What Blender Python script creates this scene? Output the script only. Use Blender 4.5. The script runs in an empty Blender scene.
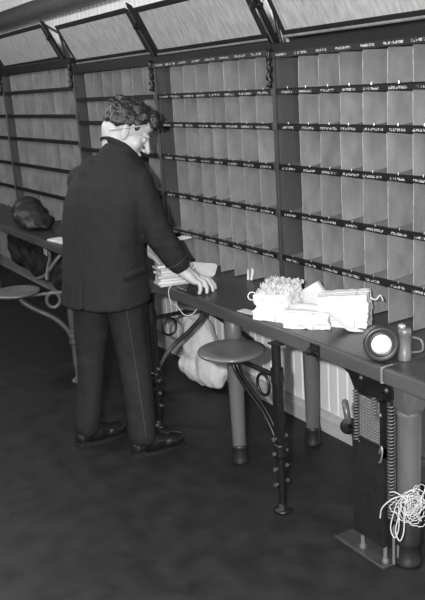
import bpy, bmesh, math, random
from mathutils import Vector as V, Matrix, noise
random.seed(7)
SC = bpy.context.scene
C = SC.collection

# ------------------------------------------------------------------ materials
def mat(name, v, rough=.6, metal=0., amp=.12, scale=18., stretch=(1,1,1), bump=0., bscale=60., rnd=0., spec=.4, detail=4.):
    m = bpy.data.materials.new(name); m.use_nodes = True
    nt = m.node_tree; N = nt.nodes; L = nt.links
    b = N['Principled BSDF']
    b.inputs['Roughness'].default_value = rough; b.inputs['Metallic'].default_value = metal
    b.inputs['Specular IOR Level'].default_value = spec
    tc = N.new('ShaderNodeTexCoord'); mp = N.new('ShaderNodeMapping'); mp.inputs['Scale'].default_value = stretch
    L.new(tc.outputs['Object'], mp.inputs['Vector'])
    nz = N.new('ShaderNodeTexNoise'); nz.inputs['Scale'].default_value = scale; nz.inputs['Detail'].default_value = detail
    L.new(mp.outputs['Vector'], nz.inputs['Vector'])
    mr = N.new('ShaderNodeMapRange'); mr.inputs['From Min'].default_value = .25; mr.inputs['From Max'].default_value = .75
    mr.inputs['To Min'].default_value = v*(1-amp); mr.inputs['To Max'].default_value = v*(1+amp)
    L.new(nz.outputs['Fac'], mr.inputs['Value'])
    out = mr.outputs['Result']
    if rnd:
        oi = N.new('ShaderNodeObjectInfo')
        m2 = N.new('ShaderNodeMapRange'); m2.inputs['To Min'].default_value = 1-rnd; m2.inputs['To Max'].default_value = 1+rnd
        L.new(oi.outputs['Random'], m2.inputs['Value'])
        mu = N.new('ShaderNodeMath'); mu.operation = 'MULTIPLY'
        L.new(out, mu.inputs[0]); L.new(m2.outputs['Result'], mu.inputs[1]); out = mu.outputs[0]
    L.new(out, b.inputs['Base Color'])
    if bump:
        bz = N.new('ShaderNodeTexNoise'); bz.inputs['Scale'].default_value = bscale; bz.inputs['Detail'].default_value = 5
        L.new(mp.outputs['Vector'], bz.inputs['Vector'])
        bp = N.new('ShaderNodeBump'); bp.inputs['Strength'].default_value = bump; bp.inputs['Distance'].default_value = .01
        L.new(bz.outputs['Fac'], bp.inputs['Height']); L.new(bp.outputs['Normal'], b.inputs['Normal'])
    return m

def ink_mat(name, paper, ink, sx, sz, thr):
    # printed slip: clusters of small dark marks on a pale card
    m = mat(name, paper, .7, amp=.06)
    nt = m.node_tree; N = nt.nodes; L = nt.links; b = N['Principled BSDF']
    src = b.inputs['Base Color'].links[0].from_socket
    tc = N.new('ShaderNodeTexCoord'); mp = N.new('ShaderNodeMapping'); mp.inputs['Scale'].default_value = (sx, 1, sz)
    L.new(tc.outputs['Object'], mp.inputs['Vector'])
    oi = N.new('ShaderNodeObjectInfo')
    ml = N.new('ShaderNodeMath'); ml.operation = 'MULTIPLY'; ml.inputs[1].default_value = 50
    L.new(oi.outputs['Random'], ml.inputs[0])
    cb = N.new('ShaderNodeCombineXYZ'); L.new(ml.outputs[0], cb.inputs[1]); L.new(cb.outputs[0], mp.inputs['Location'])
    nz = N.new('ShaderNodeTexNoise'); nz.inputs['Scale'].default_value = 1; nz.inputs['Detail'].default_value = 2
    L.new(mp.outputs['Vector'], nz.inputs['Vector'])
    gt = N.new('ShaderNodeMath'); gt.operation = 'GREATER_THAN'; gt.inputs[1].default_value = thr
    L.new(nz.outputs['Fac'], gt.inputs[0])
    mx = N.new('ShaderNodeMix'); mx.data_type = 'RGBA'
    mx.inputs['B'].default_value = (ink, ink, ink, 1)
    L.new(gt.outputs[0], mx.inputs['Factor']); L.new(src, mx.inputs['A']); L.new(mx.outputs['Result'], b.inputs['Base Color'])
    return m

M = dict(
    floor=mat('dark_linoleum', .017, .5, amp=.45, scale=9, bump=.15, bscale=120, spec=.25, detail=8),
    wall=mat('painted_beadboard', .70, .55, amp=.06, scale=5),
    ceil=mat('painted_ceiling', .35, .7),
    dull=mat('dull_wall_paint', .12, .7),
    beam=mat('painted_pipe', .10, .5, amp=.15),
    base=mat('painted_baseboard', .42, .55),
    divider=mat('grey_divider_steel', .185, .55, amp=.24, scale=16, stretch=(1,1,.6), bump=.05, rnd=.14),
    dedge=mat('worn_divider_edge', .27, .5, amp=.6, scale=40),
    back=mat('case_back_board', .16, .6),
    sideb=mat('dark_case_wood', .055, .5, amp=.25, scale=14, stretch=(1,1,.15)),
    shelf=mat('case_shelf_steel', .16, .5, amp=.15),
    strip=mat('black_label_strip', .008, .5, amp=.2, spec=.2),
    card=ink_mat('printed_label_card', .30, .015, 150, 110, .50),
    post=mat('grey_post_steel', .05, .45, metal=.2, amp=.2),
    rail=mat('dark_header_rail', .009, .6, amp=.3, scale=8, stretch=(.3,1,1), spec=.12),
    frame=mat('dark_panel_frame', .013, .5, amp=.2, spec=.2),
    board=mat('pale_panel_board', .27, .6, amp=.30, scale=26, stretch=(2.2,1,.35), rnd=.06),
    trim=mat('worn_bare_metal', .45, .35, metal=.6, amp=.25),
    top=mat('dark_worn_tabletop', .033, .36, amp=.35, scale=12, stretch=(.4,1,1), bump=.05, spec=.5),
    edge=mat('dark_wood_edge', .06, .36, amp=.3, scale=16, stretch=(.15,1,1), spec=.5),
    leg=mat('varnished_wood_leg', .10, .42, amp=.25, scale=20, stretch=(1,1,.12)),
    gleg=mat('grey_painted_leg', .095, .4, amp=.2, scale=20, stretch=(1,1,.2)),
    boot=mat('dark_leg_boot', .018, .4),
    iron=mat('dark_cast_iron', .014, .38, metal=.35, amp=.3, scale=40),
    giron=mat('worn_grey_iron', .10, .4, metal=.3, amp=.25),
    seat=mat('polished_seat_wood', .10, .3, amp=.3, scale=10, stretch=(.3,1,1), spec=.6),
    black=mat('black_enamel', .014, .35, amp=.3, scale=30, bump=.1),
    wire=mat('bright_wire', .28, .35, metal=.6),
    plate=mat('scuffed_floor_plate', .05, .4, metal=.3, amp=.4, scale=25),
    paper=mat('white_paper', .60, .8, amp=.05, scale=30),
    cream=mat('off_white_paper', .46, .8, amp=.08, scale=30),
    twine=mat('white_twine', .5, .9, amp=.1),
    cloth=mat('white_canvas', .62, .9, amp=.08, bump=.3, bscale=90),
    sack=mat('dark_leather_sack', .022, .5, amp=.5, scale=14, bump=.3, bscale=30),
    skin=mat('skin', .37, .5, amp=.06, scale=30),
    hair=mat('dark_wavy_hair', .012, .4, amp=.6, scale=60, stretch=(1,1,1), bump=.8, bscale=90, spec=.6),
    serge=mat('dark_serge', .016, .85, amp=.18, scale=40, bump=.25, bscale=260, spec=.2),
    serge2=mat('dark_trouser_serge', .018, .8, amp=.18, scale=40, bump=.25, bscale=260, spec=.2),
    piping=mat('trouser_piping', .036, .8),
    shoe=mat('polished_black_leather', .012, .22, amp=.3, spec=.7),
    sock=mat('dark_sock', .02, .9),
    eye=mat('eye', .35, .3),
    pencil=mat('pale_pencil', .22, .4),
    lamp=mat('lantern_body', .035, .35, metal=.4, amp=.2),
    lens=mat('flash_white_lens', .55, .25, amp=.3, scale=30),  # reflection of the flash put into the lens colour as white
    can=mat('grey_tin', .13, .4, metal=.3, amp=.25),
)

# ------------------------------------------------------------------ mesh helpers
def obj(name, bm, m, parent=None, smooth=False, bevel=0.):
    bmesh.ops.recalc_face_normals(bm, faces=bm.faces)
    me = bpy.data.meshes.new(name); bm.to_mesh(me); bm.free()
    if smooth:
        me.polygons.foreach_set('use_smooth', [True]*len(me.polygons))
    o = bpy.data.objects.new(name, me); C.objects.link(o)
    me.materials.append(M[m] if isinstance(m, str) else m)
    if parent:
        o.parent = parent; o.matrix_parent_inverse = Matrix.Translation(-parent.location)
    if bevel:
        b = o.modifiers.new('b', 'BEVEL'); b.width = bevel; b.segments = 2; b.limit_method = 'ANGLE'
    return o
def B(): return bmesh.new()
def tag(o, label, cat, group=None, kind=None):
    if label: o['label'] = label
    if cat: o['category'] = cat
    if group: o['group'] = group
    if kind: o['kind'] = kind
    return o
def thing(name, loc, label, cat, group=None):
    o = bpy.data.objects.new(name, None); o.location = loc; o.empty_display_size = .05; C.objects.link(o)
    return tag(o, label, cat, group)
def struct(name, bm, m, bevel=0.):
    o = obj(name, bm, m, bevel=bevel); o['kind'] = 'structure'; return o
def box(bm, a, b, mtx=None):
    x0,y0,z0 = a; x1,y1,z1 = b
    vs = [V(p) for p in ((x0,y0,z0),(x1,y0,z0),(x1,y1,z0),(x0,y1,z0),(x0,y0,z1),(x1,y0,z1),(x1,y1,z1),(x0,y1,z1))]
    if mtx: vs = [mtx @ p for p in vs]
    v = [bm.verts.new(p) for p in vs]
    for f in ((0,3,2,1),(4,5,6,7),(0,1,5,4),(1,2,6,5),(2,3,7,6),(3,0,4,7)): bm.faces.new([v[i] for i in f])
    return v
def prism(bm, poly, axis, a, b):
    # poly in the two other axes, extruded on axis from a to b
    def P(u, w, t):
        return (t,u,w) if axis == 0 else ((u,t,w) if axis == 1 else (u,w,t))
    A = [bm.verts.new(P(u,w,a)) for u,w in poly]; Bv = [bm.verts.new(P(u,w,b)) for u,w in poly]
    n = len(poly)
    bm.faces.new(A); bm.faces.new(Bv[::-1])
    for i in range(n): bm.faces.new((A[i], A[(i+1)%n], Bv[(i+1)%n], Bv[i]))
def frame_of(d):
    d = V(d).normalized(); u = d.orthogonal().normalized(); return u, d.cross(u)
def loft(bm, rings):
    R = [[bm.verts.new(p) for p in r] for r in rings]; n = len(R[0])
    for a, b in zip(R, R[1:]):
        for i in range(n): bm.faces.new((a[i], a[(i+1)%n], b[(i+1)%n], b[i]))
    bm.faces.new(R[0][::-1]); bm.faces.new(R[-1])
def lathe(bm, base, axis, prof, n=28):
    u, w = frame_of(axis); d = V(axis).normalized(); base = V(base)
    loft(bm, [[base + d*h + (u*math.cos(t) + w*math.sin(t))*max(r, .0004) for t in (2*math.pi*i/n for i in range(n))] for r, h in prof])
def cyl(bm, p0, p1, r0, r1=None, n=16):
    p0, p1 = V(p0), V(p1); lathe(bm, p0, p1-p0, [(r0,0), (r0 if r1 is None else r1, (p1-p0).length)], n)
def tube(bm, pts, r, n=8, closed=False):
    pts = [V(p) for p in pts]; k = len(pts); rings = []; u = None
    for i, p in enumerate(pts):
        if closed: d = pts[(i+1)%k] - pts[i-1]
        else: d = pts[min(i+1,k-1)] - pts[max(i-1,0)]
        d.normalize()
        u = d.orthogonal().normalized() if u is None else (u - d*u.dot(d)).normalized()
        w = d.cross(u); rr = r[i] if isinstance(r, (list, tuple)) else r
        rings.append([p + (u*math.cos(2*math.pi*j/n) + w*math.sin(2*math.pi*j/n))*rr for j in range(n)])
    if closed:
        R = [[bm.verts.new(q) for q in g] for g in rings]
        for i in range(k):
            a, b = R[i], R[(i+1)%k]
            for j in range(n): bm.faces.new((a[j], a[(j+1)%n], b[(j+1)%n], b[j]))
    else: loft(bm, rings)
def spline(pts, m=8):
    pts = [V(p) for p in pts]; out = []
    for i in range(len(pts)-1):
        p0 = pts[max(i-1,0)]; p1 = pts[i]; p2 = pts[i+1]; p3 = pts[min(i+2,len(pts)-1)]
        for j in range(m):
            t = j/m
            out.append(.5*((2*p1) + (p2-p0)*t + (2*p0-5*p1+4*p2-p3)*t*t + (3*p1-p0-3*p2+p3)*t**3))
    out.append(pts[-1]); return out
def ell(bm, c, r, mtx=None, su=20, sv=12):
    t = Matrix.Translation(V(c)) @ ((mtx or Matrix.Identity(3)).to_4x4()) @ Matrix.Diagonal((r[0], r[1], r[2], 1))
    bmesh.ops.create_uvsphere(bm, u_segments=su, v_segments=sv, radius=1, matrix=t)
def cap(bm, p0, p1, r0, r1, n=16):
    # tapered capsule
    p0, p1 = V(p0), V(p1)
    ell(bm, p0, (r0,)*3, su=n, sv=10); ell(bm, p1, (r1,)*3, su=n, sv=10); cyl(bm, p0, p1, r0, r1, n)
def chain(bm, pts, rs):
    for a, b, ra, rb in zip(pts, pts[1:], rs, rs[1:]): cap(bm, a, b, ra, rb)
def remesh(name, bm, m, parent, voxel=.006, smooth=4, post=None, fac=.5):
    me = bpy.data.meshes.new('tmp'); bmesh.ops.recalc_face_normals(bm, faces=bm.faces); bm.to_mesh(me); bm.free()
    o = bpy.data.objects.new('tmp', me); C.objects.link(o)
    r = o.modifiers.new('r', 'REMESH'); r.mode = 'VOXEL'; r.voxel_size = voxel
    if smooth:
        s = o.modifiers.new('s', 'SMOOTH'); s.iterations = smooth; s.factor = fac
    dg = bpy.context.evaluated_depsgraph_get(); dg.update()
    me2 = bpy.data.meshes.new_from_object(o.evaluated_get(dg), depsgraph=dg)
    bpy.data.objects.remove(o)
    if post:
        b2 = B(); b2.from_mesh(me2); b2.normal_update(); post(b2); b2.to_mesh(me2); b2.free()
    me2.name = name; me2.materials.clear(); me2.materials.append(M[m])
    me2.polygons.foreach_set('use_smooth', [True]*len(me2.polygons))
    q = bpy.data.objects.new(name, me2); C.objects.link(q)
    if parent: q.parent = parent; q.matrix_parent_inverse = Matrix.Translation(-parent.location)
    return q
def wrinkle(amp, sc, st=(1,1,1)):
    def f(bm):
        for v in bm.verts:
            p = V((v.co.x*st[0], v.co.y*st[1], v.co.z*st[2]))*sc
            v.co += v.normal*(noise.noise(p)*amp + noise.noise(p*2.3)*amp*.4)
    return f

# ------------------------------------------------------------------ setting
WY = 2.40
bm = B(); box(bm, (-9.6,-1.8,-.05), (2.2,WY+.05,0)); struct('floor', bm, 'floor')
bm = B(); box(bm, (-9.6,-1.8,2.62), (2.2,WY+.05,2.68)); struct('ceiling', bm, 'ceil')
# beadboard wall: planks with V grooves, from floor to ceiling
bm = B(); poly = []; x = -9.6; pitch = .072
pts = [(x, WY+.05)]
while x < 2.2:
    pts += [(x, WY+.010), (x+.006, WY), (x+pitch-.006, WY), (x+pitch, WY+.010)]; x += pitch
pts += [(x, WY+.05)]
lo = [bm.verts.new((a,b,0)) for a,b in pts]; hi = [bm.verts.new((a,b,2.62)) for a,b in pts]
for i in range(len(pts)-1):
    if pts[i] != pts[i+1]: bm.faces.new((lo[i], lo[i+1], hi[i+1], hi[i]))
bm.faces.new((lo[-1], lo[0], hi[0], hi[-1]))
bmesh.ops.remove_doubles(bm, verts=bm.verts, dist=1e-5)
struct('wall_back', bm, 'wall')
bm = B(); box(bm, (-9.65,-1.8,0), (-9.6,WY+.05,2.62)); struct('wall_left', bm, 'dull')
bm = B(); box(bm, (2.2,-1.8,0), (2.25,WY+.05,2.62)); struct('wall_right', bm, 'dull')
bm = B(); box(bm, (-9.6,-1.85,0), (2.2,-1.8,2.62)); struct('wall_front', bm, 'dull')
bm = B(); prism(bm, [(WY,0),(WY-.035,0),(WY-.035,.075),(WY-.022,.095),(WY,.10)], 0, -9.6, 2.2); struct('baseboard_back', bm, 'base')
bm = B(); cyl(bm, (-9.6,2.315,2.39), (2.2,2.315,2.39), .075, n=24)
o = struct('trim_1', bm, 'beam'); o.data.polygons.foreach_set('use_smooth', [True]*len(o.data.polygons))

# ------------------------------------------------------------------ sorting tables
TZ = .80; TF = 1.75
def table(name, x0, x1, label):
    t = thing(name, ((x0+x1)/2, 2.05, 0), label, 'table')
    bm = B(); box(bm, (x0,TF+.012,TZ-.035), (x1,2.355,TZ)); obj('tabletop', bm, 'top', t, bevel=.003)
    bm = B(); box(bm, (x0,TF,TZ-.056), (x1,TF+.03,TZ-.002)); box(bm, (x0,TF+.06,TZ-.056),(x1,TF+.085,TZ-.036)); obj('front_edge', bm, 'edge', t, bevel=.005)
    bm = B(); box(bm, (x0+.02,2.325,.66), (x1-.02,2.355,TZ-.035)); obj('rear_rail', bm, 'edge', t)
    return t
def wood_leg(t, x, y, r0=.036, m='leg'):
    bm = B(); lathe(bm, (x,y,.05), (0,0,1), [(r0*.86,0),(r0*.88,.03),(r0*.95,.25),(r0*1.12,.6),(r0*1.12,.70)]); l = obj('leg', bm, m, t, True)
    bm = B(); lathe(bm, (x,y,0), (0,0,1), [(r0*1.12,0),(r0*1.15,.012),(r0*1.02,.02),(r0*.98,.075),(r0*1.04,.08),(r0*1.04,.09),(r0*.88,.094)]); obj('foot_cup', bm, 'boot', l, True)
t1 = table('sorting_table', -8.6, -4.16, 'far dark sorting table behind the man with a sack on it')
t2 = table('sorting_table', -4.12, -1.886, 'long dark sorting table holding the white bundles of mail')
t3 = table('sorting_table', -1.880, -.55, 'near dark sorting table cut off by the right edge, on a grey leg')
for x in (-7.9, -7.0): wood_leg(t1, x, 1.90)
wood_leg(t1, -4.55, 2.2)
wood_leg(t2, -2.968, 1.845); wood_leg(t2, -2.905, 2.235)
wood_leg(t2, -4.02, 1.90)
# diagonal iron brace below the table
bm = B(); tube(bm, [(-3.34,1.84,.75),(-3.42,2.02,.60),(-3.55,2.33,.36)], .014, 8); obj('brace', bm, 'iron', t2, True)
# latch on the front edge
bm = B(); box(bm, (-2.268,TF-.006,.748), (-2.216,TF+.002,.796)); lathe(bm, (-2.242,TF-.005,.772), (0,-1,0), [(.020,0),(.018,.014),(.008,.018),(.008,.026),(.014,.030),(.003,.038)], 16)
cyl(bm, (-2.23,TF-.012,.772), (-2.21,TF-.012,.76), .006); obj('latch', bm, 'iron', t2)
bm = B(); box(bm, (-1.892,TF-.002,TZ-.057), (-1.887,TF+.05,TZ+.001)); obj('seam_strip', bm, 'trim', t2)
bm = B(); box(bm, (-3.6,TF-.001,.7455),(-3.5,TF+.012,.7495)); obj('edge_plate', bm, 'giron', t2)
# near leg
bm = B(); lathe(bm, (-1.900,1.885,.19), (0,0,1), [(.040,0),(.042,.05),(.0435,.25),(.0445,.40),(.046,.405),(.046,.415),(.041,.42)], 32)
lg = obj('leg', bm, 'gleg', t3, True)
bm = B(); lathe(bm, (-1.900,1.885,0), (0,0,1), [(.050,0),(.050,.018),(.040,.03),(.038,.075),(.046,.085),(.047,.10),(.044,.115),(.044,.195),(.040,.2)], 28); obj('foot_cup', bm, 'boot', lg, True)
bm = B()
loft(bm, [[(-1.90+sx*a,1.885+sy*b,z) for sx,sy in ((-1,-1),(1,-1),(1,1),(-1,1))] for a,b,z in ((.035,.035,.60),(.042,.05,.64),(.055,.085,TZ-.036))]); obj('leg_bracket', bm, 'gleg', t3, bevel=.006)
wood_leg(t3, -.8, 1.95)

# ------------------------------------------------------------------ pigeonhole cases
CF, CB = 2.10, 2.35
def case(x0, x1, zs, ztop, nb, label, labels=True):
    t = thing('pigeonhole_case', ((x0+x1)/2, CF, TZ), label, 'sorting case', 'pigeonhole cases along the wall')
    zb = TZ
    for a, b in ((x0+.006, x0+.026), (x1-.026, x1-.006)):
        bm = B(); box(bm, (a,CF+.002,zb), (b,CB,ztop)); obj('side_board', bm, 'sideb', t)
    bm = B(); box(bm, (x0+.006,CB-.012,zb), (x1-.006,CB,ztop)); obj('back_board', bm, 'back', t)
    bm = B(); box(bm, (x0+.006,CF,ztop), (x1-.006,CB,ztop+.02)); obj('top_board', bm, 'sideb', t)
    xa, xb = x0+.026, x1-.026; w = (xb-xa)/nb
    for z in zs:
        # shelf with a scooped floor rising at the back
        prof = [(CF+.004, z+.004)] + [(CF+.004+(CB-.012-CF-.004)*k/8, z+.006+.035*(k/8)**2.2) for k in range(9)] + [(CB-.012, z-.004), (CF+.004, z-.004)]
        bm = B(); prism(bm, prof, 0, xa, xb); obj('shelf', bm, 'shelf', t)
        bm = B(); prism(bm, [(CF+.003,z-.012),(CF-.010,z-.012),(CF-.010,z+.008),(CF-.004,z+.013),(CF+.003,z+.013)], 0, x0+.008, x1-.008)
        st = obj('label_strip', bm, 'strip', t)
        if labels:
            for k in range(nb):
                c = xa + w*(k+.5) + random.uniform(-.008,.008); hw = w*random.uniform(.28,.40)
                bm = B(); box(bm, (-hw,-.0006,-.0048), (hw,.0006,.0048)); o = obj('label_card', bm, 'card', st)
                o.matrix_parent_inverse = Matrix.Identity(4); o.location = V((c, CF-.0106, z-.003))
                bm = B(); cyl(bm, (c,CF-.006,z+.008),(c,CF-.006,z+.020),.0014,n=6)
                obj('card_clip', bm, 'trim', st)
    rows = [ztop] + list(zs) + [zb]
    for hi_, lo_ in zip(rows, rows[1:]):
        for k in range(1, nb):
            x = xa + w*k + random.uniform(-.003,.003); sk = random.uniform(-.004,.004)
            y0 = CF+.004; z0, z1 = lo_+.004, hi_-.006
            bm = B()
            pr = [(y0,z0),(CB-.012,z0),(CB-.012,z1),(y0+.010,z1),(y0,z1-.012)]
            A = [bm.verts.new((x-.0015+(sk if q[1]>z0+.01 else 0),q[0],q[1])) for q in pr]; D = [bm.verts.new((x+.0015+(sk if q[1]>z0+.01 else 0),q[0],q[1])) for q in pr]
            bm.faces.new(A); bm.faces.new(D[::-1])
            for i in range(5):
                fc = bm.faces.new((A[i],A[(i+1)%5],D[(i+1)%5],D[i]))
                if i in (3, 4): fc.material_index = 1
            obj('divider', bm, 'divider', t).data.materials.append(M['dedge'])
    # front post on the right-hand side of the case
    bm = B(); box(bm, (x1-.009,CF-.014,zb), (x1+.009,CF+.006,ztop+.01)); 
    for z in zs: box(bm, (x1-.015,CF-.018,z-.018), (x1+.015,CF-.006,z+.014))
    obj('post', bm, 'post', t, bevel=.003)
    bm = B(); tube(bm, [(x1+.004*math.sin(k*1.3)-.004, CF-.028+.005*math.cos(k*1.9), ztop+.01-k*.0125) for k in range(13)], [.010 if k%3 else .015 for k in range(13)], 8); obj('latch_chain', bm, 'iron', t, True)
    # header rail above
    bm = B(); box(bm, (x0,CF-.02,ztop-.010), (x1,CF+.03,ztop+.047)); hr = obj('header_rail', bm, 'rail', t, bevel=.003)
    if labels:
        bm = B(); box(bm, (x0+.01,CF-.030,ztop-.012), (x1-.01,CF-.019,ztop+.012)); st = obj('label_strip', bm, 'strip', t)
        for k in range(nb):
            c = xa + w*(k+.5); hw = w*random.uniform(.25,.38)
            bm = B(); box(bm, (-hw,-.0006,-.0048), (hw,.0006,.0048)); o = obj('label_card', bm, 'card', st)
            o.matrix_parent_inverse = Matrix.Identity(4); o.location = V((c, CF-.0306, ztop))
    return t
ZR = [1.700, 1.552, 1.376, 1.172, .968]
ZL = [1.776, 1.594, 1.415, 1.205, 1.000]
case(-8.22, -6.73, ZL, 1.93, 11, 'pigeonhole case at the far left end, mostly cut off by the left edge', False)
case(-6.73, -5.185, ZL, 1.925, 11, 'pigeonhole case above the dark sack on the far table', False)
case(-5.185, -4.02, ZR, 1.875, 8, 'pigeonhole case directly behind the man and his head', False)
case(-4.02, -2.915, ZR, 1.862, 8, "pigeonhole case right of the man, between his face and the mail bundles")
case(-2.915, -1.81, ZR, 1.850, 8, 'nearest pigeonhole case, above the lantern and the white mail bundles')

# ------------------------------------------------------------------ tilted panels above the cases
def panel(x0, x1, zb, label, arm=True):
    t = thing('tilted_panel', ((x0+x1)/2, CF, zb), label, 'panel', 'tilted panels above the cases')
    y0 = CF-.005; dy, dz = -.125, .235
    n = V((0,-dz,-dy)).normalized()   # towards the aisle
    up = V((0,dy,dz)); L = up.length; up.normalize()
    mt = Matrix.Translation((0,y0,zb)) @ Matrix(((1,0,0),(0,n.y,up.y),(0,n.z,up.z))).to_4x4()   # local: x, n, up
    bm = B(); box(bm, (x0+.02,-.006,.02), (x1-.02,.002,L-.02), mt); obj('board', bm, 'board', t)
    bm = B(); w = .026
    box(bm, (x0,-.012,0), (x1,.010,w), mt); box(bm, (x0,-.012,L-w), (x1,.010,L), mt)
    box(bm, (x0,-.012,w), (x0+w,.010,L-w), mt); box(bm, (x1-w,-.012,w), (x1,.010,L-w), mt)
    obj('frame', bm, 'frame', t, bevel=.003)
    bm = B(); box(bm, (x0,.006,-.006), (x1,.013,.002), mt); obj('edge_strip', bm, 'trim', t)
    if arm:
        xa = x1+.045
        bm = B()
        box(bm, (xa-.012,-.02,-.05), (xa+.006,.012,L+.02), mt)
        cyl(bm, mt@V((xa+.02,.0,-.05)), mt@V((xa+.02,-.10,L-.02)), .008)
        cyl(bm, mt@V((xa+.022,-.10,L-.02)), mt@V((xa-.01,0,L)), .008)
        cyl(bm, mt@V((xa-.05,.015,L*.55)), mt@V((xa+.03,.015,L*.55)), .010)
        cyl(bm, mt@V((xa-.01,.015,L*.55)), mt@V((xa-.01,.04,L*.55)), .014)
        obj('arm', bm, 'iron', t)
        bm = B(); box(bm, (xa-.016,.010,-.03), (xa-.011,.016,L), mt); obj('arm_edge', bm, 'giron', t)
    bm = B(); box(bm, (x0,CF+.02,zb-.02), (x1,CF+.04,zb+.03)); obj('backing_rail', bm, 'rail', t)
panel(-8.0, -6.80, 1.985, 'tilted panel furthest left, cut off by the left edge')
panel(-6.62, -5.36, 1.965, 'tilted panel above the far left case, left of the first iron arm')
panel(-5.10, -4.05, 1.927, 'tilted panel with its whole top edge showing, above the man')
panel(-3.96, -2.945, 1.915, 'tilted panel at top centre, right of the man')
panel(-2.83, -1.75, 1.918, 'nearest tilted panel at the top right, with a bright lower edge', False)

# ------------------------------------------------------------------ swing seats
def swing_seat(x, y, ang, label, mi='iron', zs=.606, bk=1.):
    t = thing('swing_seat', (x,y,0), label, 'swing seat', 'iron swing seats bolted under the tables')
    d = V((math.cos(ang), math.sin(ang), 0)); s = d.cross(V((0,0,1)))
    P = lambda a, z, k=0: V((x,y,0)) + d*a + s*k + V((0,0,z))
    bm = B(); lathe(bm, (x,y,0), (0,0,1), [(.040,0),(.040,.008),(.034,.014),(.020,.018),(.016,.035)]); obj('foot_flange', bm, mi, t, True)
    bm = B(); cyl(bm, P(0,.015), P(0,.33), .013, .016); box(bm, (x-.017,y-.017,.30), (x+.017,y+.017,.60)); box(bm, (x-.03,y-.02,.735), (x+.03,1.80,.744)); cyl(bm, P(0,.60), P(0,.745), .019)
    obj('post', bm, mi, t, bevel=.003)
    bm = B(); cyl(bm, P(0,.10), P(0,.30), .0175); cyl(bm, P(0.001,.34,.021), P(.001,.58,.021), .007)
    obj('sleeve', bm, mi, t)
    for z in (.13,.20,.27,.335):
        bm = B(); cyl(bm, P(0,z,-.033), P(0,z,.033), .0045, n=8); cyl(bm, P(0,z,.029), P(0,z,.036), .009, n=6); cyl(bm, P(0,z,-.036), P(0,z,-.029), .009, n=6); obj('bolt', bm, 'giron', t)
    bm = B(); lathe(bm, P(0,.25), (0,0,1), [(.028,0),(.030,.01),(.022,.03),(.030,.05),(.028,.06)], 20); obj('clamp_collar', bm, mi, t, True)
    bm = B(); cyl(bm, P(-.03,zs-.005), P(.32,zs), .011, n=12); cyl(bm, P(0,zs-.03), P(0,zs+.03), .026, n=16); obj('arm_bar', bm, mi, t)
    pth = [(.015,.30),(.033,.35),(.10,.425),(.20,.49),(.275,.55),(.300,.605)]
    bm = B()
    for k in (-.009, .009): tube(bm, spline([P(a,z,k) for a,z in pth], 6), .0078*bk, 8)
    obj('brace', bm, mi, t, True)
    bm = B(); tube(bm, [P(.094+.040*math.cos(q), .540+.046*math.sin(q)) for q in (2*math.pi*k/24 for k in range(24))], .0065*bk, 8, True); obj('ring', bm, mi, t, True)
    bm = B(); lathe(bm, P(.31,zs+.005), (0,0,1), [(.045,0),(.045,.006),(.125,.012),(.143,.016),(.148,.024),(.146,.030),(.13,.034),(.09,.031),(.001,.030)], 40); obj('seat', bm, 'seat', t, True)
    return t
swing_seat(-2.479, 1.737, math.radians(183), 'swing seat with a round polished seat, swung out in front of the table')
swing_seat(-3.58, 1.737, math.radians(85), 'swing seat beside the man, its seat turned in under the table')
swing_seat(-4.53, 1.650, math.radians(250), 'swing seat at far left behind the man, with a grey iron ring bracket', 'giron', .585, 1.9)

# ------------------------------------------------------------------ spring cabinet at the near right
t = thing('spring_cabinet', (-2.02,1.80,0), 'tall dark cabinet with coil springs and wire mesh on a floor plate', 'cabinet')
bm = B(); box(bm, (-2.185,1.775,0), (-1.915,1.96,.010)); obj('base_plate', bm, 'plate', t, bevel=.002)
bm = B(); box(bm, (-2.185,1.772,.0095), (-1.915,1.777,.013)); obj('plate_edge', bm, 'giron', t)
bm = B(); box(bm, (-2.095,1.792,.075), (-1.932,1.815,.475)); obj('front_panel', bm, 'black', t, bevel=.003)
for x in (-2.062,-1.94):
    bm = B(); cyl(bm, (x,1.81,.010), (x,1.81,.10), .008); cyl(bm, (x,1.81,.010),(x,1.81,.02),.013); obj('rod', bm, 'wire', t)
for x, y in ((-1.915,1.85),(-1.912,1.825)):
    bm = B(); cyl(bm, (x,y,.010), (x,y,.17), .0055); obj('rod', bm, 'wire', t)
bm = B(); box(bm, (-2.09,1.815,.075),(-1.932,1.87,.60)); obj('body', bm, 'black', t)
bm = B()
for k in range(15):
    x = -2.06+.113*k/14; cyl(bm, (x,1.798,.455), (x,1.798,.645), .0020, n=5)
for k in range(19):
    z = .455+.19*k/18; cyl(bm, (-2.06,1.798,z), (-1.947,1.798,z), .0020, n=5)
obj('wire_mesh', bm, 'wire', t)
bm = B()
box(bm, (-2.077,1.79,.44), (-2.065,1.815,.68)); box(bm, (-1.945,1.79,.43), (-1.932,1.815,.68)); box(bm, (-2.077,1.79,.645), (-1.932,1.81,.655)); box(bm, (-2.085,1.787,.470), (-1.932,1.80,.480))
obj('mesh_frame', bm, 'iron', t, bevel=.002)
bm = B(); prism(bm, [(-2.08,.64),(-1.935,.64),(-1.905,.66),(-1.905,.735),(-1.92,.744),(-2.08,.744)], 1, 1.812, 1.822); obj('mounting_plate', bm, 'iron', t, bevel=.002)
for x, z in ((-2.06,.70),(-1.93,.69),(-2.071,.60),(-1.938,.60)):
    bm = B(); lathe(bm, (x,1.812 if z>.65 else 1.79,z), (0,-1,0), [(.009,0),(.008,.006),(.002,.009)], 12); obj('rivet', bm, 'giron', t, True)
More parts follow.
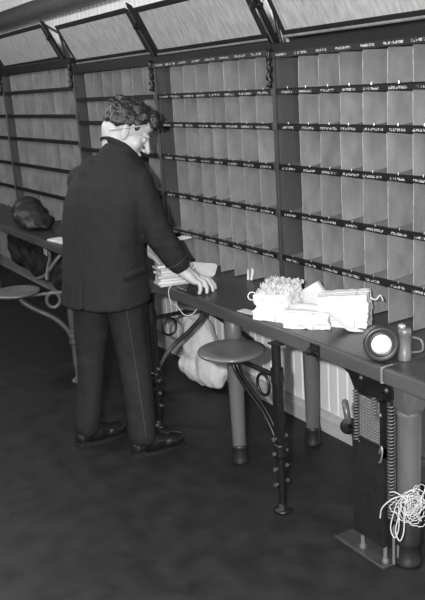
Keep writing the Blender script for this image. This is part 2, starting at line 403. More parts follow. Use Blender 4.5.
def helix(cx, cy, z0, z1, r, turns, wr):
    n = int(turns*12); bm = B(); tube(bm, [(cx+r*math.cos(2*math.pi*turns*k/n), cy+r*math.sin(2*math.pi*turns*k/n), z0+(z1-z0)*k/n) for k in range(n+1)], wr, 6); return bm
obj('coil_spring', helix(-2.060,1.785,.46,.66,.010,17,.0026), 'giron', t, True)
obj('coil_spring', helix(-1.908,1.812,.20,.64,.013,34,.0032), 'giron', t, True)
obj('coil_spring', helix(-1.965,1.785,.58,.66,.009,7,.0026), 'giron', t, True)
bm = B(); cyl(bm, (-1.908,1.812,.17),(-1.908,1.812,.66),.004); obj('rod', bm, 'iron', t)
bm = B(); tube(bm, spline([(-1.945,1.785,.42),(-1.925,1.775,.43),(-1.915,1.775,.47),(-1.925,1.78,.49),(-1.94,1.785,.455)],5), .0035, 6); obj('wire_hook', bm, 'wire', t, True)
bm = B(); prism(bm, [(-2.20,.742),(-2.20,.728),(-2.13,.695),(-2.085,.62),(-2.078,.62),(-2.078,.742)], 1, 1.812,1.820); box(bm, (-2.20,1.79,.735),(-2.08,1.94,.744)); obj('corner_bracket', bm, 'iron', t)
# round paddle lever at its left
bm = B(); cyl(bm, (-2.212,1.86,.548), (-2.180,1.85,.468), .013); lathe(bm, (-2.212,1.86,.548), (-.37,.1,.93), [(.0105,0),(.008,.006),(.001,.008)], 12)
lv = obj('lever', bm, 'giron', t, True)
bm = B(); lathe(bm, (-2.198,1.865,.450), (.85,-.5,0), [(.030,0),(.034,.004),(.034,.010),(.028,.014),(.001,.016)], 24); cyl(bm, (-2.195,1.862,.452), (-2.074,1.850,.47), .008); obj('paddle', bm, 'iron', lv, True)

# ------------------------------------------------------------------ twine
t = thing('twine_hank', (-1.80,1.79,.30), 'tangled hank of white twine hanging by the grey table leg', 'twine')
rr = random.Random(5)
bm = B()
for k in range(20):
    c = V((-1.785+rr.gauss(0,.022), 1.795+rr.gauss(0,.012), .322+rr.gauss(0,.028)))
    a = V((rr.gauss(0,1), rr.gauss(0,1)*.5, rr.gauss(0,1))).normalized(); b_ = a.cross(V((rr.gauss(0,1), rr.gauss(0,1), rr.gauss(0,1)))).normalized()
    ra, rb = rr.uniform(.025,.06), rr.uniform(.018,.042); ph = rr.uniform(0,6)
    tube(bm, [c + a*ra*math.cos(q+ph) + b_*rb*math.sin(q+ph) + V((rr.gauss(0,.0015),rr.gauss(0,.0015),rr.gauss(0,.0015))) for q in (k2*6.0/22 for k2 in range(23))], .0014, 5)
obj('tangle', bm, 'twine', t, True)
bm = B(); tube(bm, spline([(-1.79,1.80,.35),(-1.85,1.775,.325),(-1.905,1.765,.265),(-1.925,1.772,.21)],8), .0026, 6)
tube(bm, spline([(-1.80,1.79,.33),(-1.85,1.775,.345),(-1.875,1.772,.335)],8), .0022, 6)
for dx in (-.055,-.03): tube(bm, spline([(-1.80+dx,1.785,.30),(-1.82+dx,1.775,.20),(-1.80+dx,1.775,.165),(-1.785+dx,1.78,.21),(-1.79+dx,1.785,.29)],7), .0022, 6)
obj('loose_end', bm, 'twine', t, True)
bm = B(); tube(bm, spline([(-1.77,1.80,.33),(-1.70,1.81,.5),(-1.69,1.82,.745)],8), .0022, 6); obj('hanging_strand', bm, 'twine', t, True)

# ------------------------------------------------------------------ mail on the table
# left bundle: letters on edge with ragged top
def soft_bundle(c, rz, w, d, h, top, amp, label, seed, layers):
    t = thing('mail_bundle', c, label, 'mail bundle')
    mt = Matrix.Translation(c) @ Matrix.Rotation(rz,4,'Z'); r = random.Random(seed)
    bm = B(); n = layers
    for k in range(n):
        z0, z1 = h*k/n, h*(k+1)/n + .001; jx, jy = r.uniform(-amp,amp), r.uniform(-amp,amp)
        m2 = mt @ Matrix.Translation((jx,jy,0)) @ Matrix.Rotation(r.uniform(-.06,.06),4,'Z')
        v = box(bm, (-w/2,-d/2,z0), (w/2,d/2,z1))
        for q in v:
            f = q.co.z/h; q.co = m2 @ V((q.co.x*(1-.05*f), q.co.y*(1-.05*f), q.co.z + top(q.co.x/w, q.co.y/d)*f))
    remesh('letter_stack', bm, 'paper', t, .005, 2, wrinkle(.004, 38, (1,1,2.4)))
    return t, mt
def tie(t, mt, loops, r=.0022):
    bm = B()
    for lp in loops: tube(bm, [mt@V(p) for p in lp], r, 6, True)
    obj('string_tie', bm, 'twine', t, True)
t, mt = soft_bundle(V((-2.605,1.850,TZ)), math.radians(28), .165, .145, .115, lambda x,y: .022*(y+.5)-.03*max(0,-x-.2), .006, 'white tied mail bundle with a ragged fluffy top, leftmost on the table', 4, 5)
tie(t, mt, [[(.02,-.079,.002),(.02,-.076,.120),(.02,.076,.142),(.02,.079,.002)]])
bm = B(); rr = random.Random(3)
for k in range(420):
    x, y = rr.uniform(-.080,.080), rr.choice((rr.uniform(.02,.078), rr.uniform(-.07,.07), .07)); z = .113+.022*(y/.145+.5)+rr.uniform(-.006,.006)
    a = V((x,y,z)); b_ = a + V((rr.uniform(-.010,.010), rr.uniform(-.010,.010), rr.uniform(.004,.016)))
    m2 = Matrix.Identity(4)
    s = V((rr.uniform(-1,1), rr.uniform(-1,1), 0)).normalized()*.0035
    v = [bm.verts.new(mt@p) for p in (a-s, a+s, b_+s*.6, b_-s*.6)]; bm.faces.new(v)
    v2 = [bm.verts.new(mt@(p+V((.0008,.0008,0)))) for p in (a-s, a+s, b_+s*.6, b_-s*.6)]; bm.faces.new(v2[::-1])
obj('ragged_edge', bm, 'cream', t)
bm = B(); tube(bm, spline([mt@V(p) for p in ((-.08,-.03,.10),(-.105,-.04,.108),(-.118,-.045,.095),(-.11,-.05,.08),(-.08,-.05,.078))],6), .0028, 6); obj('string_loop', bm, 'twine', t, True)
# right bundle
t, mt = soft_bundle(V((-2.352,1.985,TZ)), math.radians(40), .205, .125, .120, lambda x,y: .012*math.sin(x*5)+.006, .004, 'white tied mail bundle at the right end of the pile, by the lantern', 8, 4)
tie(t, mt, [[(.05,-.068,.002),(.05,-.066,.136),(.05,.066,.136),(.05,.068,.002)], [(-.106,0,.002),(-.104,0,.122),(.104,0,.136),(.106,0,.002)]])
bm = B(); tube(bm, spline([mt@V(p) for p in ((.10,0,.11),(.125,-.01,.105),(.14,0,.12),(.15,.01,.095))],5), .003, 6); obj('string_knot', bm, 'twine', t, True)
# middle bundle lying low, with loose sheets over it
t, mt = soft_bundle(V((-2.425,1.862,TZ)), math.radians(40), .19, .105, .062, lambda x,y: .004, .006, 'low white mail bundle in front, between the two tied bundles', 12, 3)
tie(t, mt, [[(.03,-.060,.002),(.03,-.058,.070),(.03,.058,.070),(.03,.060,.002)]])
def sheet(name, pts, m, label, cat='paper', th=.0012, parent=None):
    # curved paper sheet from a grid of points
    bm = B(); r, c = len(pts), len(pts[0])
    top = [[bm.verts.new(V(p)+V((0,0,th))) for p in row] for row in pts]; bot = [[bm.verts.new(V(p)) for p in row] for row in pts]
    for i in range(r-1):
        for j in range(c-1):
            bm.faces.new((top[i][j],top[i][j+1],top[i+1][j+1],top[i+1][j])); bm.faces.new((bot[i][j],bot[i+1][j],bot[i+1][j+1],bot[i][j+1]))
    ring = [(0,j) for j in range(c)] + [(i,c-1) for i in range(1,r)] + [(r-1,j) for j in range(c-2,-1,-1)] + [(i,0) for i in range(r-2,0,-1)]
    for a, b in zip(ring, ring[1:]+ring[:1]): bm.faces.new((top[a[0]][a[1]],bot[a[0]][a[1]],bot[b[0]][b[1]],top[b[0]][b[1]]))
    o = obj(name, bm, m, parent, True)
    if label: tag(o, label, cat)
    return o
def warp(mt, w, d, f, n=8):
    return [[mt@V((-w/2+w*i/n, -d/2+d*j/n, f(i/n, j/n))) for j in range(n+1)] for i in range(n+1)]
mtm = Matrix.Translation((-2.395,1.872,TZ)) @ Matrix.Rotation(math.radians(38),4,'Z')
def drape(u, v):
    x = -.115 + .31*u; k = max(0, (u-.58)/.42); hw = .062*(1-.85*k)
    z = .0745 + .006*math.sin(u*7)*v + .004*math.sin(v*9+u*3)
    z += (.004 - z)*min(1, k*1.55)**.8
    return mtm @ V((x, -hw-.006+2*hw*v - .03*k, z))
sheet('wrapping_paper', [[drape(i/12, j/8) for j in range(9)] for i in range(13)], 'paper', 'white sheet over the low mail bundle, its pointed corner lying on the table')
# peaked folded sheet standing behind
bm = B(); mp_ = Matrix.Translation((-2.535,1.965,TZ)) @ Matrix.Rotation(math.radians(25),4,'Z')
prism(bm, [(-.07,0),(.07,0),(.075,.085),(.02,.142),(-.065,.09)], 1, -.012, .012)
for v in bm.verts: v.co = mp_ @ (v.co + V((0, v.co.z*.15, 0)))
o = obj('folded_paper', bm, 'cream', None, bevel=.003); tag(o, 'pale folded paper with a pointed top, standing between the mail bundles', 'paper')
# flat slip under the left bundle
bm = B(); m2 = Matrix.Translation((-2.735,1.80,TZ)) @ Matrix.Rotation(math.radians(10),4,'Z'); box(bm, (-.07,-.022,0), (.07,.022,.0022), m2); tag(obj('paper_slip', bm, 'cream'), 'flat white slip on the table edge, left of the ragged mail bundle', 'paper')
# letters by the hand
t = thing('letter_stack', (-3.415,1.845,TZ), 'stack of white letters under the man\'s hands, beside his jacket', 'letters')
for k in range(8):
    m2 = Matrix.Translation((-3.445+random.uniform(-.008,.008),1.815+random.uniform(-.008,.008),TZ+.0005+k*.0135)) @ Matrix.Rotation(math.radians(78)+random.uniform(-.15,.15),4,'Z')
    bm = B(); box(bm, (-.085,-.055,0), (.085,.055,.0125), m2); obj('letter', bm, 'paper' if k%3 else 'cream', t, bevel=.002)
m2 = Matrix.Translation((-3.49,1.985,TZ)) @ Matrix.Rotation(math.radians(32),4,'Z') @ Matrix.Rotation(math.radians(-52),4,'X')
bm = B(); prism(bm, [(-.082,0),(.078,0),(.085,.02),(.078,.075),(.06,.086),(-.082,.090)], 1, 0, .0035)
for v in bm.verts: v.co = m2 @ v.co
tag(obj('envelope', bm, 'cream', bevel=.0012), 'cream envelope leaning on the cases just past the man\'s fingers', 'envelope')
m2 = Matrix.Translation((-3.80,2.03,.895)) @ Matrix.Rotation(math.radians(70),4,'Z') @ Matrix.Rotation(math.radians(-8),4,'Y')
bm = B(); prism(bm, [(-.075,-.05),(.10,-.045),(.09,.035),(-.075,.05)], 2, 0, .006)
for v in bm.verts: v.co = m2 @ (v.co + V((0,0,.045)))
tag(obj('envelope', bm, 'paper'), 'white envelope poking out of the pigeonholes behind the man\'s sleeve', 'envelope')
bm = B(); m2 = Matrix.Translation((-3.215,2.112,TZ+.002)) @ Matrix.Rotation(math.radians(8),4,'Z') @ Matrix.Rotation(math.radians(78),4,'X')
prism(bm, [(-.016,0),(.02,.002),(.026,.05),(.012,.062),(.006,.086),(-.008,.062),(-.02,.05)], 2, 0, .003)
for v in bm.verts: v.co = m2 @ v.co
tag(obj('paper_scrap', bm, 'paper'), 'small torn white scrap in a bottom pigeonhole above the mail bundles', 'paper')
# string over the table edge below the hand
bm = B(); tube(bm, spline([(-3.40,1.80,.804),(-3.385,1.762,.806),(-3.378,1.743,.785),(-3.36,1.74,.735),(-3.29,1.738,.725),(-3.23,1.742,.695),(-3.19,1.765,.705),(-3.17,1.79,.746)],6), .0022, 6)
tag(obj('loose_string', bm, 'twine', smooth=True), 'thin white string hanging over the table edge below the man\'s hand', 'string')
# dark strap with bright studs under the palm
t = thing('key_strap', (-3.27,1.80,TZ), 'dark strap with small bright studs lying under the man\'s palm', 'strap')
bm = B(); prism(bm, [(-3.34,1.765),(-3.20,1.758),(-3.195,1.79),(-3.33,1.80)], 2, TZ, TZ+.006); obj('strap', bm, 'black', t, bevel=.002)
for x in (-3.32,-3.30,-3.28,-3.255):
    bm = B(); lathe(bm, (x,1.772,TZ+.005), (0,0,1), [(.005,0),(.004,.004),(.001,.005)], 10); obj('stud', bm, 'wire', t, True)

# ------------------------------------------------------------------ lantern and tin
t = thing('battery_lantern', (-1.945,1.815,TZ), 'round dark lantern with a lens coloured white for the flash glint, facing the camera', 'lantern')
ax = V((.80,-.58,.12)).normalized(); cc = V((-1.952,1.803,TZ+.061))
bm = B(); lathe(bm, cc-ax*.055, ax, [(.02,-.012),(.040,-.004),(.053,.008),(.057,.03),(.057,.075),(.060,.080),(.060,.092),(.052,.094),(.040,.088)], 36); obj('body', bm, 'lamp', t, True)
bm = B(); lathe(bm, cc+ax*.030, ax, [(.035,0),(.035,.006),(.028,.012),(.016,.016),(.001,.018)], 32); obj('lens', bm, 'lens', t, True)
bm = B(); tube(bm, [cc+ax*.033+ (V((.58,.80,0)).normalized()*math.cos(q)+V((-.1,.07,1)).normalized()*math.sin(q))*.039 for q in (2*math.pi*k/32 for k in range(32))], .0055, 8, True); obj('rim', bm, 'lamp', t, True)
bm = B(); box(bm, (-1.965,1.795,TZ), (-1.915,1.840,TZ+.012)); obj('foot', bm, 'lamp', t)
t = thing('tin_canister', (-1.895,1.862,TZ), 'slim grey tin canister with a bright cap, right of the lantern', 'canister')
bm = B(); lathe(bm, (-1.895,1.862,TZ), (0,0,1), [(.0225,0),(.0235,.004),(.0235,.03),(.0225,.032),(.0225,.09),(.0235,.092),(.0235,.108),(.019,.113)], 28); obj('body', bm, 'can', t, True)
bm = B(); lathe(bm, (-1.905,1.858,TZ+.112), (0,0,1), [(.013,0),(.013,.010),(.010,.013),(.001,.014)], 18); obj('cap', bm, 'trim', t, True)
bm = B(); tube(bm, spline([(-1.871,1.872,TZ+.085),(-1.838,1.880,TZ+.08),(-1.834,1.882,TZ+.045),(-1.871,1.872,TZ+.03)],6), .004, 8); obj('handle', bm, 'can', t, True)

# ------------------------------------------------------------------ sacks and clutter
bm = B(); ell(bm, (-5.85,1.90,TZ+.075), (.20,.13,.085)); ell(bm, (-5.70,1.90,TZ+.05), (.14,.12,.065)); ell(bm, (-5.98,1.92,TZ+.10), (.13,.11,.10)); ell(bm, (-5.62,1.88,TZ+.03), (.10,.09,.035))
def flat(z0, f=None):
    def g(b):
        if f: f(b)
        for v in b.verts:
            if v.co.z < z0: v.co.z = z0
    return g
tag(remesh('leather_sack', bm, 'sack', None, .012, 4, flat(TZ+.001, wrinkle(.024, 9))), 'crumpled dark sack on top of the far table at the left', 'sack')
t = thing('mail_sack', (-4.0,2.26,0), 'white canvas mail sack slumped against the wall behind the near stool', 'sack')
bm = B(); ell(bm, (-4.02,2.255,.24), (.16,.085,.20)); ell(bm, (-3.88,2.25,.14), (.15,.09,.14)); ell(bm, (-4.10,2.265,.38), (.10,.07,.10)); ell(bm, (-3.99,2.25,.09), (.22,.10,.09))
remesh('bag', bm, 'cloth', t, .010, 4, flat(.001, wrinkle(.020, 11, (1,1,.6))))
bm = B(); tube(bm, spline([(-4.18,2.235,.40),(-4.12,2.19,.42),(-4.05,2.19,.43),(-4.0,2.235,.44)],6), .010, 8); obj('drawstring', bm, 'twine', t, True)
bm = B(); ell(bm, (-5.45,1.98,.53), (.24,.12,.19)); ell(bm, (-5.75,1.98,.54), (.24,.12,.17)); ell(bm, (-6.05,2.0,.54), (.26,.12,.19)); ell(bm, (-6.40,2.0,.55), (.26,.12,.18)); ell(bm, (-5.62,1.98,.62), (.20,.11,.13)); ell(bm, (-5.9,1.98,.62), (.20,.10,.12)); ell(bm, (-5.20,2.0,.60), (.12,.10,.14))
t = thing('hanging_sack', (-5.45,1.98,.70), 'dark sack hanging under the far table, behind the left swing seat', 'sack')
remesh('bag', bm, 'sack', t, .012, 4, wrinkle(.022, 9))
bm = B(); 
for x in (-6.4,-5.9,-5.6,-5.3): cyl(bm, (x,1.98,.68), (x,1.98,.77), .008)
obj('hook', bm, 'iron', t)
bm = B(); box(bm, (-.03,-.002,-.022), (.03,.002,.022), Matrix.Translation((-5.47,1.855,.66))@Matrix.Rotation(.2,4,'Y')); obj('white_tag', bm, 'paper', t)
bm = B(); tube(bm, spline([(-5.25,1.80,.745),(-5.10,1.76,.70),(-5.0,1.70,.64),(-4.93,1.66,.58)],6), .012, 8); tube(bm, spline([(-4.95,1.80,.745),(-4.97,1.74,.68),(-5.0,1.68,.60),(-5.06,1.64,.57)],6), .012, 8)
obj('brace', bm, 'giron', t1, True)
bm = B(); m2 = Matrix.Translation((-5.00,1.83,TZ)) @ Matrix.Rotation(math.radians(8),4,'Z'); box(bm, (-.14,-.05,0), (.14,.05,.012), m2); tag(obj('paper_pad', bm, 'paper', bevel=.002), 'white paper pad on the far table edge, touching the man\'s back', 'paper')

# ------------------------------------------------------------------ the man
R_ = V((.89,.456,0)).normalized(); F_ = V((-.456,.89,0)).normalized(); UP = V((0,0,1))
man = thing('person', (-3.49,1.46,0), 'man in a dark jacket and trousers, bent over the table sorting letters', 'person')
BAX = Matrix((R_, F_, UP)).transposed()      # torso axes
def ring(cx, cy, z, rx, ry, n=32, e=2.3, tilt=0.):
    out = []
    for k in range(n):
        q = 2*math.pi*k/n; c, s = math.cos(q), math.sin(q)
        a = math.copysign(abs(c)**(2/e), c)*rx; b = math.copysign(abs(s)**(2/e), s)*ry
        out.append(V((cx,cy,z + tilt*b)) + R_*a + F_*b)
    return out
JR = [(-3.475,1.445,.772,.222,.180),(-3.475,1.45,.85,.216,.172),(-3.470,1.455,.95,.208,.160),(-3.462,1.465,1.05,.203,.152),(-3.455,1.475,1.15,.208,.152),(-3.448,1.492,1.25,.216,.156),
      (-3.437,1.508,1.33,.212,.146),(-3.430,1.520,1.385,.180,.120),(-3.418,1.540,1.43,.125,.098),(-3.408,1.556,1.462,.084,.086),(-3.402,1.566,1.482,.072,.075)]
SR = V((-3.300,1.580,1.350)); ER = V((-3.275,1.660,1.085)); WR = V((-3.270,1.775,.905))
SL = V((-3.550,1.495,1.310)); EL = V((-3.665,1.570,1.11)); WL = V((-3.570,1.735,.965))
HR, KR, AR = V((-3.395,1.495,.88)), V((-3.400,1.530,.49)), V((-3.338,1.528,.085))
HL, KL, AL = V((-3.565,1.42,.88)), V((-3.625,1.410,.48)), V((-3.630,1.350,.085))
# head axes
hf = V((.36,.93,0)).normalized(); pit = math.radians(35)
hx = V((hf.y,-hf.x,0)); hfwd = (hf*math.cos(pit) - UP*math.sin(pit)).normalized(); hup = hx.cross(hfwd).normalized()
HC = V((-3.390,1.604,1.576)); HS = 1.10
HM = Matrix((hx, hfwd, hup)).transposed()
H = lambda x, y, z: HC + HM @ V((x*HS, y*HS, z*HS))
def hell(bm, c, r, m=None): ell(bm, H(*c), tuple(q*HS for q in r), HM @ (m or Matrix.Identity(3)))
# ---- skin body: one continuous surface
bm = B()
hell(bm, (0,-.010,.030), (.076,.097,.085)); hell(bm, (0,.035,-.040), (.060,.058,.085)); hell(bm, (0,.048,-.088), (.044,.044,.032)); hell(bm, (0,.080,-.103), (.022,.018,.018))
for s in (-1,1):
    hell(bm, (s*.038,.054,-.035), (.024,.026,.030)); hell(bm, (s*.030,.080,.014), (.026,.016,.010)); hell(bm, (s*.038,.012,-.072), (.020,.038,.030))
    hell(bm, (s*.078,-.010,-.016), (.007,.018,.031), Matrix.Rotation(.25,3,'X')); hell(bm, (s*.083,-.016,-.010), (.006,.012,.022), Matrix.Rotation(.25,3,'X')); hell(bm, (s*.076,-.002,-.040), (.007,.009,.010))
    hell(bm, (s*.011,.104,-.044), (.009,.010,.008))
cap(bm, H(0,.090,.005), H(0,.119,-.038), .0095*HS, .0125*HS)
hell(bm, (0,.094,-.066), (.024,.012,.006)); hell(bm, (0,.092,-.077), (.021,.011,.007)); hell(bm, (0,.055,.055), (.058,.04,.04))
cap(bm, V((-3.405,1.548,1.40)), H(0,-.025,-.055), .066, .062); cap(bm, H(0,-.05,-.03), V((-3.41,1.54,1.44)), .055, .062)
loft(bm, [ring(cx,cy,z,rx*.86,ry*.84,24) for cx,cy,z,rx,ry in JR[2:-2]])
chain(bm, [SR,ER,WR], [.052,.042,.033]); chain(bm, [SL,EL,WL], [.052,.042,.030])
cap(bm, HR+V((0,0,.05)), HL+V((0,0,.05)), .11, .11)
chain(bm, [HR,KR,AR], [.080,.055,.040]); chain(bm, [HL,KL,AL], [.080,.055,.040])
def foot(bm, A, d, k=1.):
    d = V(d).normalized(); cap(bm, A+V((0,0,-.03)), A+d*.12+V((0,0,-.055)), .036*k, .026*k); cap(bm, A+V((0,0,-.04)), A-d*.03+V((0,0,-.045)), .030*k, .026*k)
DR, DL = V((.10,.99,0)), V((.0,1,0))
foot(bm, AR, DR); foot(bm, AL, DL)
# right hand: palm down, fingers bent onto the table
kn = [V((-3.196,1.790,.858)), V((-3.216,1.812,.868)), V((-3.240,1.830,.868)), V((-3.264,1.842,.860))]
tp = [V((-3.150,1.786,.810)), V((-3.136,1.818,.810)), V((-3.146,1.858,.810)), V((-3.180,1.892,.810))]
for a in kn: cap(bm, WR+(a-kn[1])*.40+V((.004,.004,-.006)), a, .031, .0175)
for i, (a, b_) in enumerate(zip(kn, tp)):
    mid = a*.52 + b_*.48 + V((.010,.012,.016)); m2 = a*.18 + b_*.82 + V((.007,.008,.008))
    chain(bm, [a, mid, m2, b_], [.0140,.0118,.0105,.0088])
chain(bm, [WR+V((-.012,.012,-.012)), V((-3.300,1.815,.848)), V((-3.295,1.856,.828)), V((-3.275,1.882,.813))], [.020,.0165,.0120,.0095])
# left hand holding the top of the letters
for i in range(4):
    a = WL + V((.045+.012*i, .055-.018*i, -.030)); b_ = a + V((.030,.012,-.030)); c_ = b_ + V((.006,.004,-.026))
    cap(bm, WL+V((.004,.004-.006*i,0)), a, .020, .012); chain(bm, [a,b_,c_], [.0110,.0095,.0080])
chain(bm, [WL, WL+V((.03,.07,-.02)), WL+V((.06,.085,-.045))], [.018,.013,.009])
remesh('body', bm, 'skin', man, .0045, 2, None, .4)
for s in (-1,1):
    bm = B(); hell(bm, (s*.030,.078,-.006), (.0125,.0125,.0125)); obj('eye', bm, 'eye', man, True)
    bm = B(); tube(bm, [H(s*.012,.094,.014), H(s*.03,.093,.021), H(s*.048,.083,.016)], [.003,.005,.002], 6); obj('eyebrow', bm, 'hair', man, True)
# ---- hair
bm = B()
hell(bm, (0,-.012,.036), (.081,.104,.086))
bmesh.ops.bisect_plane(bm, geom=bm.verts[:]+bm.edges[:]+bm.faces[:], plane_co=H(0,.090,.068), plane_no=(HM@V((0,-.50,1)).normalized()), clear_inner=True)
es = [e for e in bm.edges if e.is_boundary]
if es: bmesh.ops.holes_fill(bm, edges=es)
rr = random.Random(11)
for k in range(46):
    th = rr.uniform(0,2*math.pi); ph = rr.uniform(.05,1.25)
    p = V((.078*math.sin(ph)*math.sin(th), -.010+.100*math.sin(ph)*math.cos(th), .036+.083*math.cos(ph)))
    if (p - V((0,.088,.074))).dot(V((0,-.50,1)).normalized()) < 0: continue
    hell(bm, p, (.016,.026,.008), Matrix.Rotation(rr.uniform(-.5,.5),3,'Z'))
for x, y, z, r in ((.03,.092,.078,.022),(.0,.098,.084,.024),(-.03,.090,.082,.022),(.045,.075,.085,.022),(.05,.082,.064,.016),(.0,.07,.102,.024),(.03,.06,.098,.022)): hell(bm, (x,y,z), (r*1.1,r,r*.9))
for s in (-1,1):
    hell(bm, (s*.073,.024,.032), (.009,.013,.024)); hell(bm, (s*.060,-.062,.008), (.018,.030,.026)); hell(bm, (s*.072,-.03,.022),(.012,.03,.024))
hell(bm, (0,-.092,.006), (.055,.018,.030))
remesh('hair', bm, 'hair', man, .006, 2, wrinkle(.0055, 42, (1,1,1.6)))
# ---- jacket
def jacket_post(b):
    back = V((-3.47,1.45,0))
    for v in b.verts:
        p = v.co
        n1 = noise.noise(V((p.x*7, p.y*7, p.z*3.2)))*.010 + noise.noise(V((p.x*18, p.y*18, p.z*9)))*.004
        q = p - back; la = q.dot(R_); fo = q.dot(F_)
        if fo < 0 and p.z < .98: n1 -= .010*math.exp(-((la)/.010)**2)*min(1, (.98-p.z)/.12)       # centre vent
        if fo < 0 and p.z < 1.40: n1 -= .003*math.exp(-(la/.008)**2)                                 # back seam
        d = (p - ER).length
        if d < .15: n1 += .009*noise.noise(V((p.x*14, p.y*14, p.z*34)))*(1-d/.15)
        v.co = p + v.normal*n1
        if p.z < .778: v.co.z = .775 + .012*noise.noise(V((p.x*5,p.y*5,0)))
bm = B()
loft(bm, [ring(*r, tilt=(0 if r[2]<1.44 else -.45 if r[2]<1.47 else -.62)) for r in JR])
cap(bm, V((-3.425,1.53,1.405)), SR+V((-.01,0,.0)), .068, .074); cap(bm, V((-3.435,1.525,1.40)), SL+V((.012,.008,-.01)), .072, .078); ell(bm, (-3.535,1.448,1.27), (.105,.11,.13)); ell(bm, (-3.478,1.478,1.372), (.11,.105,.100)); ell(bm, (-3.540,1.468,1.315), (.093,.093,.095)); ell(bm, (-3.535,1.462,1.355), (.085,.085,.080)); cap(bm, V((-3.545,1.462,1.33)), V((-3.55,1.455,1.15)), .088, .082); cap(bm, V((-3.43,1.525,1.425)), V((-3.575,1.440,1.335)), .066, .085); cap(bm, SL+V((.0,-.01,-.05)), V((-3.60,1.46,1.0)), .075, .07)
chain(bm, [SR+V((0,0,-.01)), SR*.5+ER*.5+V((.002,.002,0)), ER, ER*.5+WR*.5, WR+(ER-WR).normalized()*.048], [.080,.074,.067,.061,.055])
chain(bm, [SL, EL, WL+(EL-WL).normalized()*.045], [.078,.066,.052])
# collar roll round the neck
tube(bm, [V((-3.404,1.560,1.482)) + R_*.075*math.cos(q) + F_*.080*math.sin(q) + UP*(-.058*math.sin(q)-.014*math.cos(q)+.006) for q in (2*math.pi*k/28 for k in range(28))], .012, 10, True)
jk = remesh('jacket', bm, 'serge', man, .008, 3, jacket_post)
bm = B(); dc = (WR-ER).normalized(); u, w = frame_of(dc); c0 = WR - dc*.066
tube(bm, [c0 + (u*math.cos(q)+w*math.sin(q))*.0595 for q in (2*math.pi*k/28 for k in range(28))], .0022, 6, True); obj('cuff_braid', bm, 'piping', jk, True)
bm = B(); A = [[], [], [], []]
for k in range(13):
    q = math.radians(-30 + 48*k/12)
    for i, (z, g) in enumerate(((.950,.007),(.908,.010),(.908,.002),(.950,.000))):
        c, sn = math.cos(q), math.sin(q)
        A[i].append(bm.verts.new(V((-3.470,1.455,z+.008*math.cos(q*4))) + R_*math.copysign(abs(c)**(2/2.3),c)*(.209+g) + F_*math.copysign(abs(sn)**(2/2.3),sn)*(.162+g)))
for k in range(12):
    for i in range(4): bm.faces.new((A[i][k], A[i][k+1], A[(i+1)%4][k+1], A[(i+1)%4][k]))
bm.faces.new([A[i][0] for i in range(4)]); bm.faces.new([A[i][12] for i in range(4)][::-1])
obj('pocket_flap', bm, 'serge', jk, True)
# ---- trousers
bm = B()
loft(bm, [ring(-3.475,1.455,z,rx,ry,28) for z,rx,ry in ((.80,.175,.135),(.86,.185,.145),(.96,.185,.14),(1.02,.175,.13))])
chain(bm, [HR, HR*.5+KR*.5, KR, KR*.5+AR*.5, AR+V((0,-.005,.015))], [.105,.090,.078,.072,.070])
chain(bm, [HL, HL*.5+KL*.5, KL, KL*.5+AL*.5, AL+V((0,-.005,.015))], [.102,.088,.076,.070,.068])
def tr_post(b):
    for v in b.verts:
        p = v.co
        k = .5 + 1.2*max(0, .30-p.z)/.30 + .8*max(0, 1-abs(p.z-.5)/.14)
        v.co = p + v.normal*(noise.noise(V((p.x*9,p.y*9,p.z*4)))*.009 + noise.noise(V((p.x*12,p.y*12,p.z*17)))*.006*k)
        if v.co.z < .055: v.co.z = .055
tro = remesh('trousers', bm, 'serge2', man, .008, 3, tr_post)
bm = B(); sx = V((.93,-.30,0)).normalized()
tube(bm, spline([HR+sx*.102+V((0,0,-.06)), (HR+KR)*.5+sx*.092, KR+sx*.080, (KR+AR)*.5+sx*.075, AR+sx*.071+V((0,0,.02))],6), .0032, 6); obj('side_seam', bm, 'piping', tro, True)
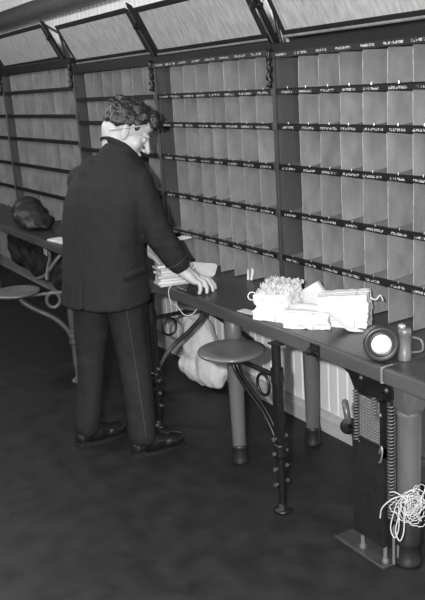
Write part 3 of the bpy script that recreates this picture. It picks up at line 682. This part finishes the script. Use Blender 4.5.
# ---- shoes and socks
for A, d in ((AR,DR),(AL,DL)):
    d = V(d).normalized(); s = d.cross(UP); ax3 = Matrix((s, d, UP)).transposed(); b0 = V((A.x,A.y,0))
    bm = B(); ell(bm, b0+d*.135+UP*.040, (.047,.075,.036), ax3); ell(bm, b0+d*.055+UP*.050, (.042,.085,.046), ax3); ell(bm, b0-d*.025+UP*.048, (.038,.055,.048), ax3); cyl(bm, b0+UP*.05, b0+UP*.115-d*.005, .044, .043)
    sh = remesh('shoe', bm, 'shoe', man, .006, 2, flat(.010))
    bm = B(); loft(bm, [[b0 + d*(.065+.145*math.sin(q)) + s*(.045*math.cos(q)*(1+.12*math.sin(q))) + UP*z for q in (2*math.pi*k/28 for k in range(28))] for z in (0,.014)]); 
    box(bm, (-.034,-.075,0), (.034,-.01,.024), Matrix.Translation(b0+d*.0) @ ax3.to_4x4()); obj('sole', bm, 'boot', sh)
# ---- pencil behind the ear
bm = B(); a, b_ = H(.086,-.068,-.046), H(.087,.050,.050); cyl(bm, a, b_, .0034, n=6); dd = (b_-a).normalized(); cyl(bm, b_, b_+dd*.016, .0034, .0008, 6)
tag(obj('pencil', bm, 'pencil'), 'pale pencil tucked behind the man\'s ear', 'pencil')

# ------------------------------------------------------------------ camera
MR = ((0.52055429,0.85160945,-0.06151896),(0.19174594,-0.18680842,-0.963502),(-0.83201967,0.48975909,-0.26053658))
r, dn, f = (V(q) for q in MR)
cam = bpy.data.cameras.new('camera'); cam.sensor_fit = 'VERTICAL'; cam.sensor_height = 36; cam.sensor_width = 36*425/600; cam.lens = 800/600*36; cam.clip_start = .05
co = bpy.data.objects.new('camera', cam); C.objects.link(co)
co.matrix_world = Matrix.Translation((0,0,1.75)) @ Matrix((r, -dn, -f)).transposed().to_4x4()
SC.camera = co

# ------------------------------------------------------------------ light
def light(name, kind, loc, e, size=.1, rot=None, **k):
    l = bpy.data.lights.new(name, kind); l.energy = e
    if kind in ('POINT','SPOT'): l.shadow_soft_size = size
    if kind == 'AREA': l.size = size
    for a, b in k.items(): setattr(l, a, b)
    o = bpy.data.objects.new(name, l); o.location = loc
    if rot: o.rotation_euler = rot
    C.objects.link(o); return o
# the flash gun, to the left of and above the lens
light('camera_flash', 'POINT', (-.09,-.145,1.86), 520, .035)
# the car's ceiling lamps over the aisle
for x, e in ((-7.0,52),(-4.9,62),(-3.0,32),(-1.2,22)): light('aisle_lamp', 'POINT', (x,.30,2.5), e, .12)
w = bpy.data.worlds.new('world'); SC.world = w; w.use_nodes = True
w.node_tree.nodes['Background'].inputs[0].default_value = (.5,.5,.5,1); w.node_tree.nodes['Background'].inputs[1].default_value = .03
vs = SC.view_settings; vs.view_transform = 'Standard'; vs.look = 'None'; vs.exposure = .28; vs.gamma = 1; vs.use_curve_mapping = False
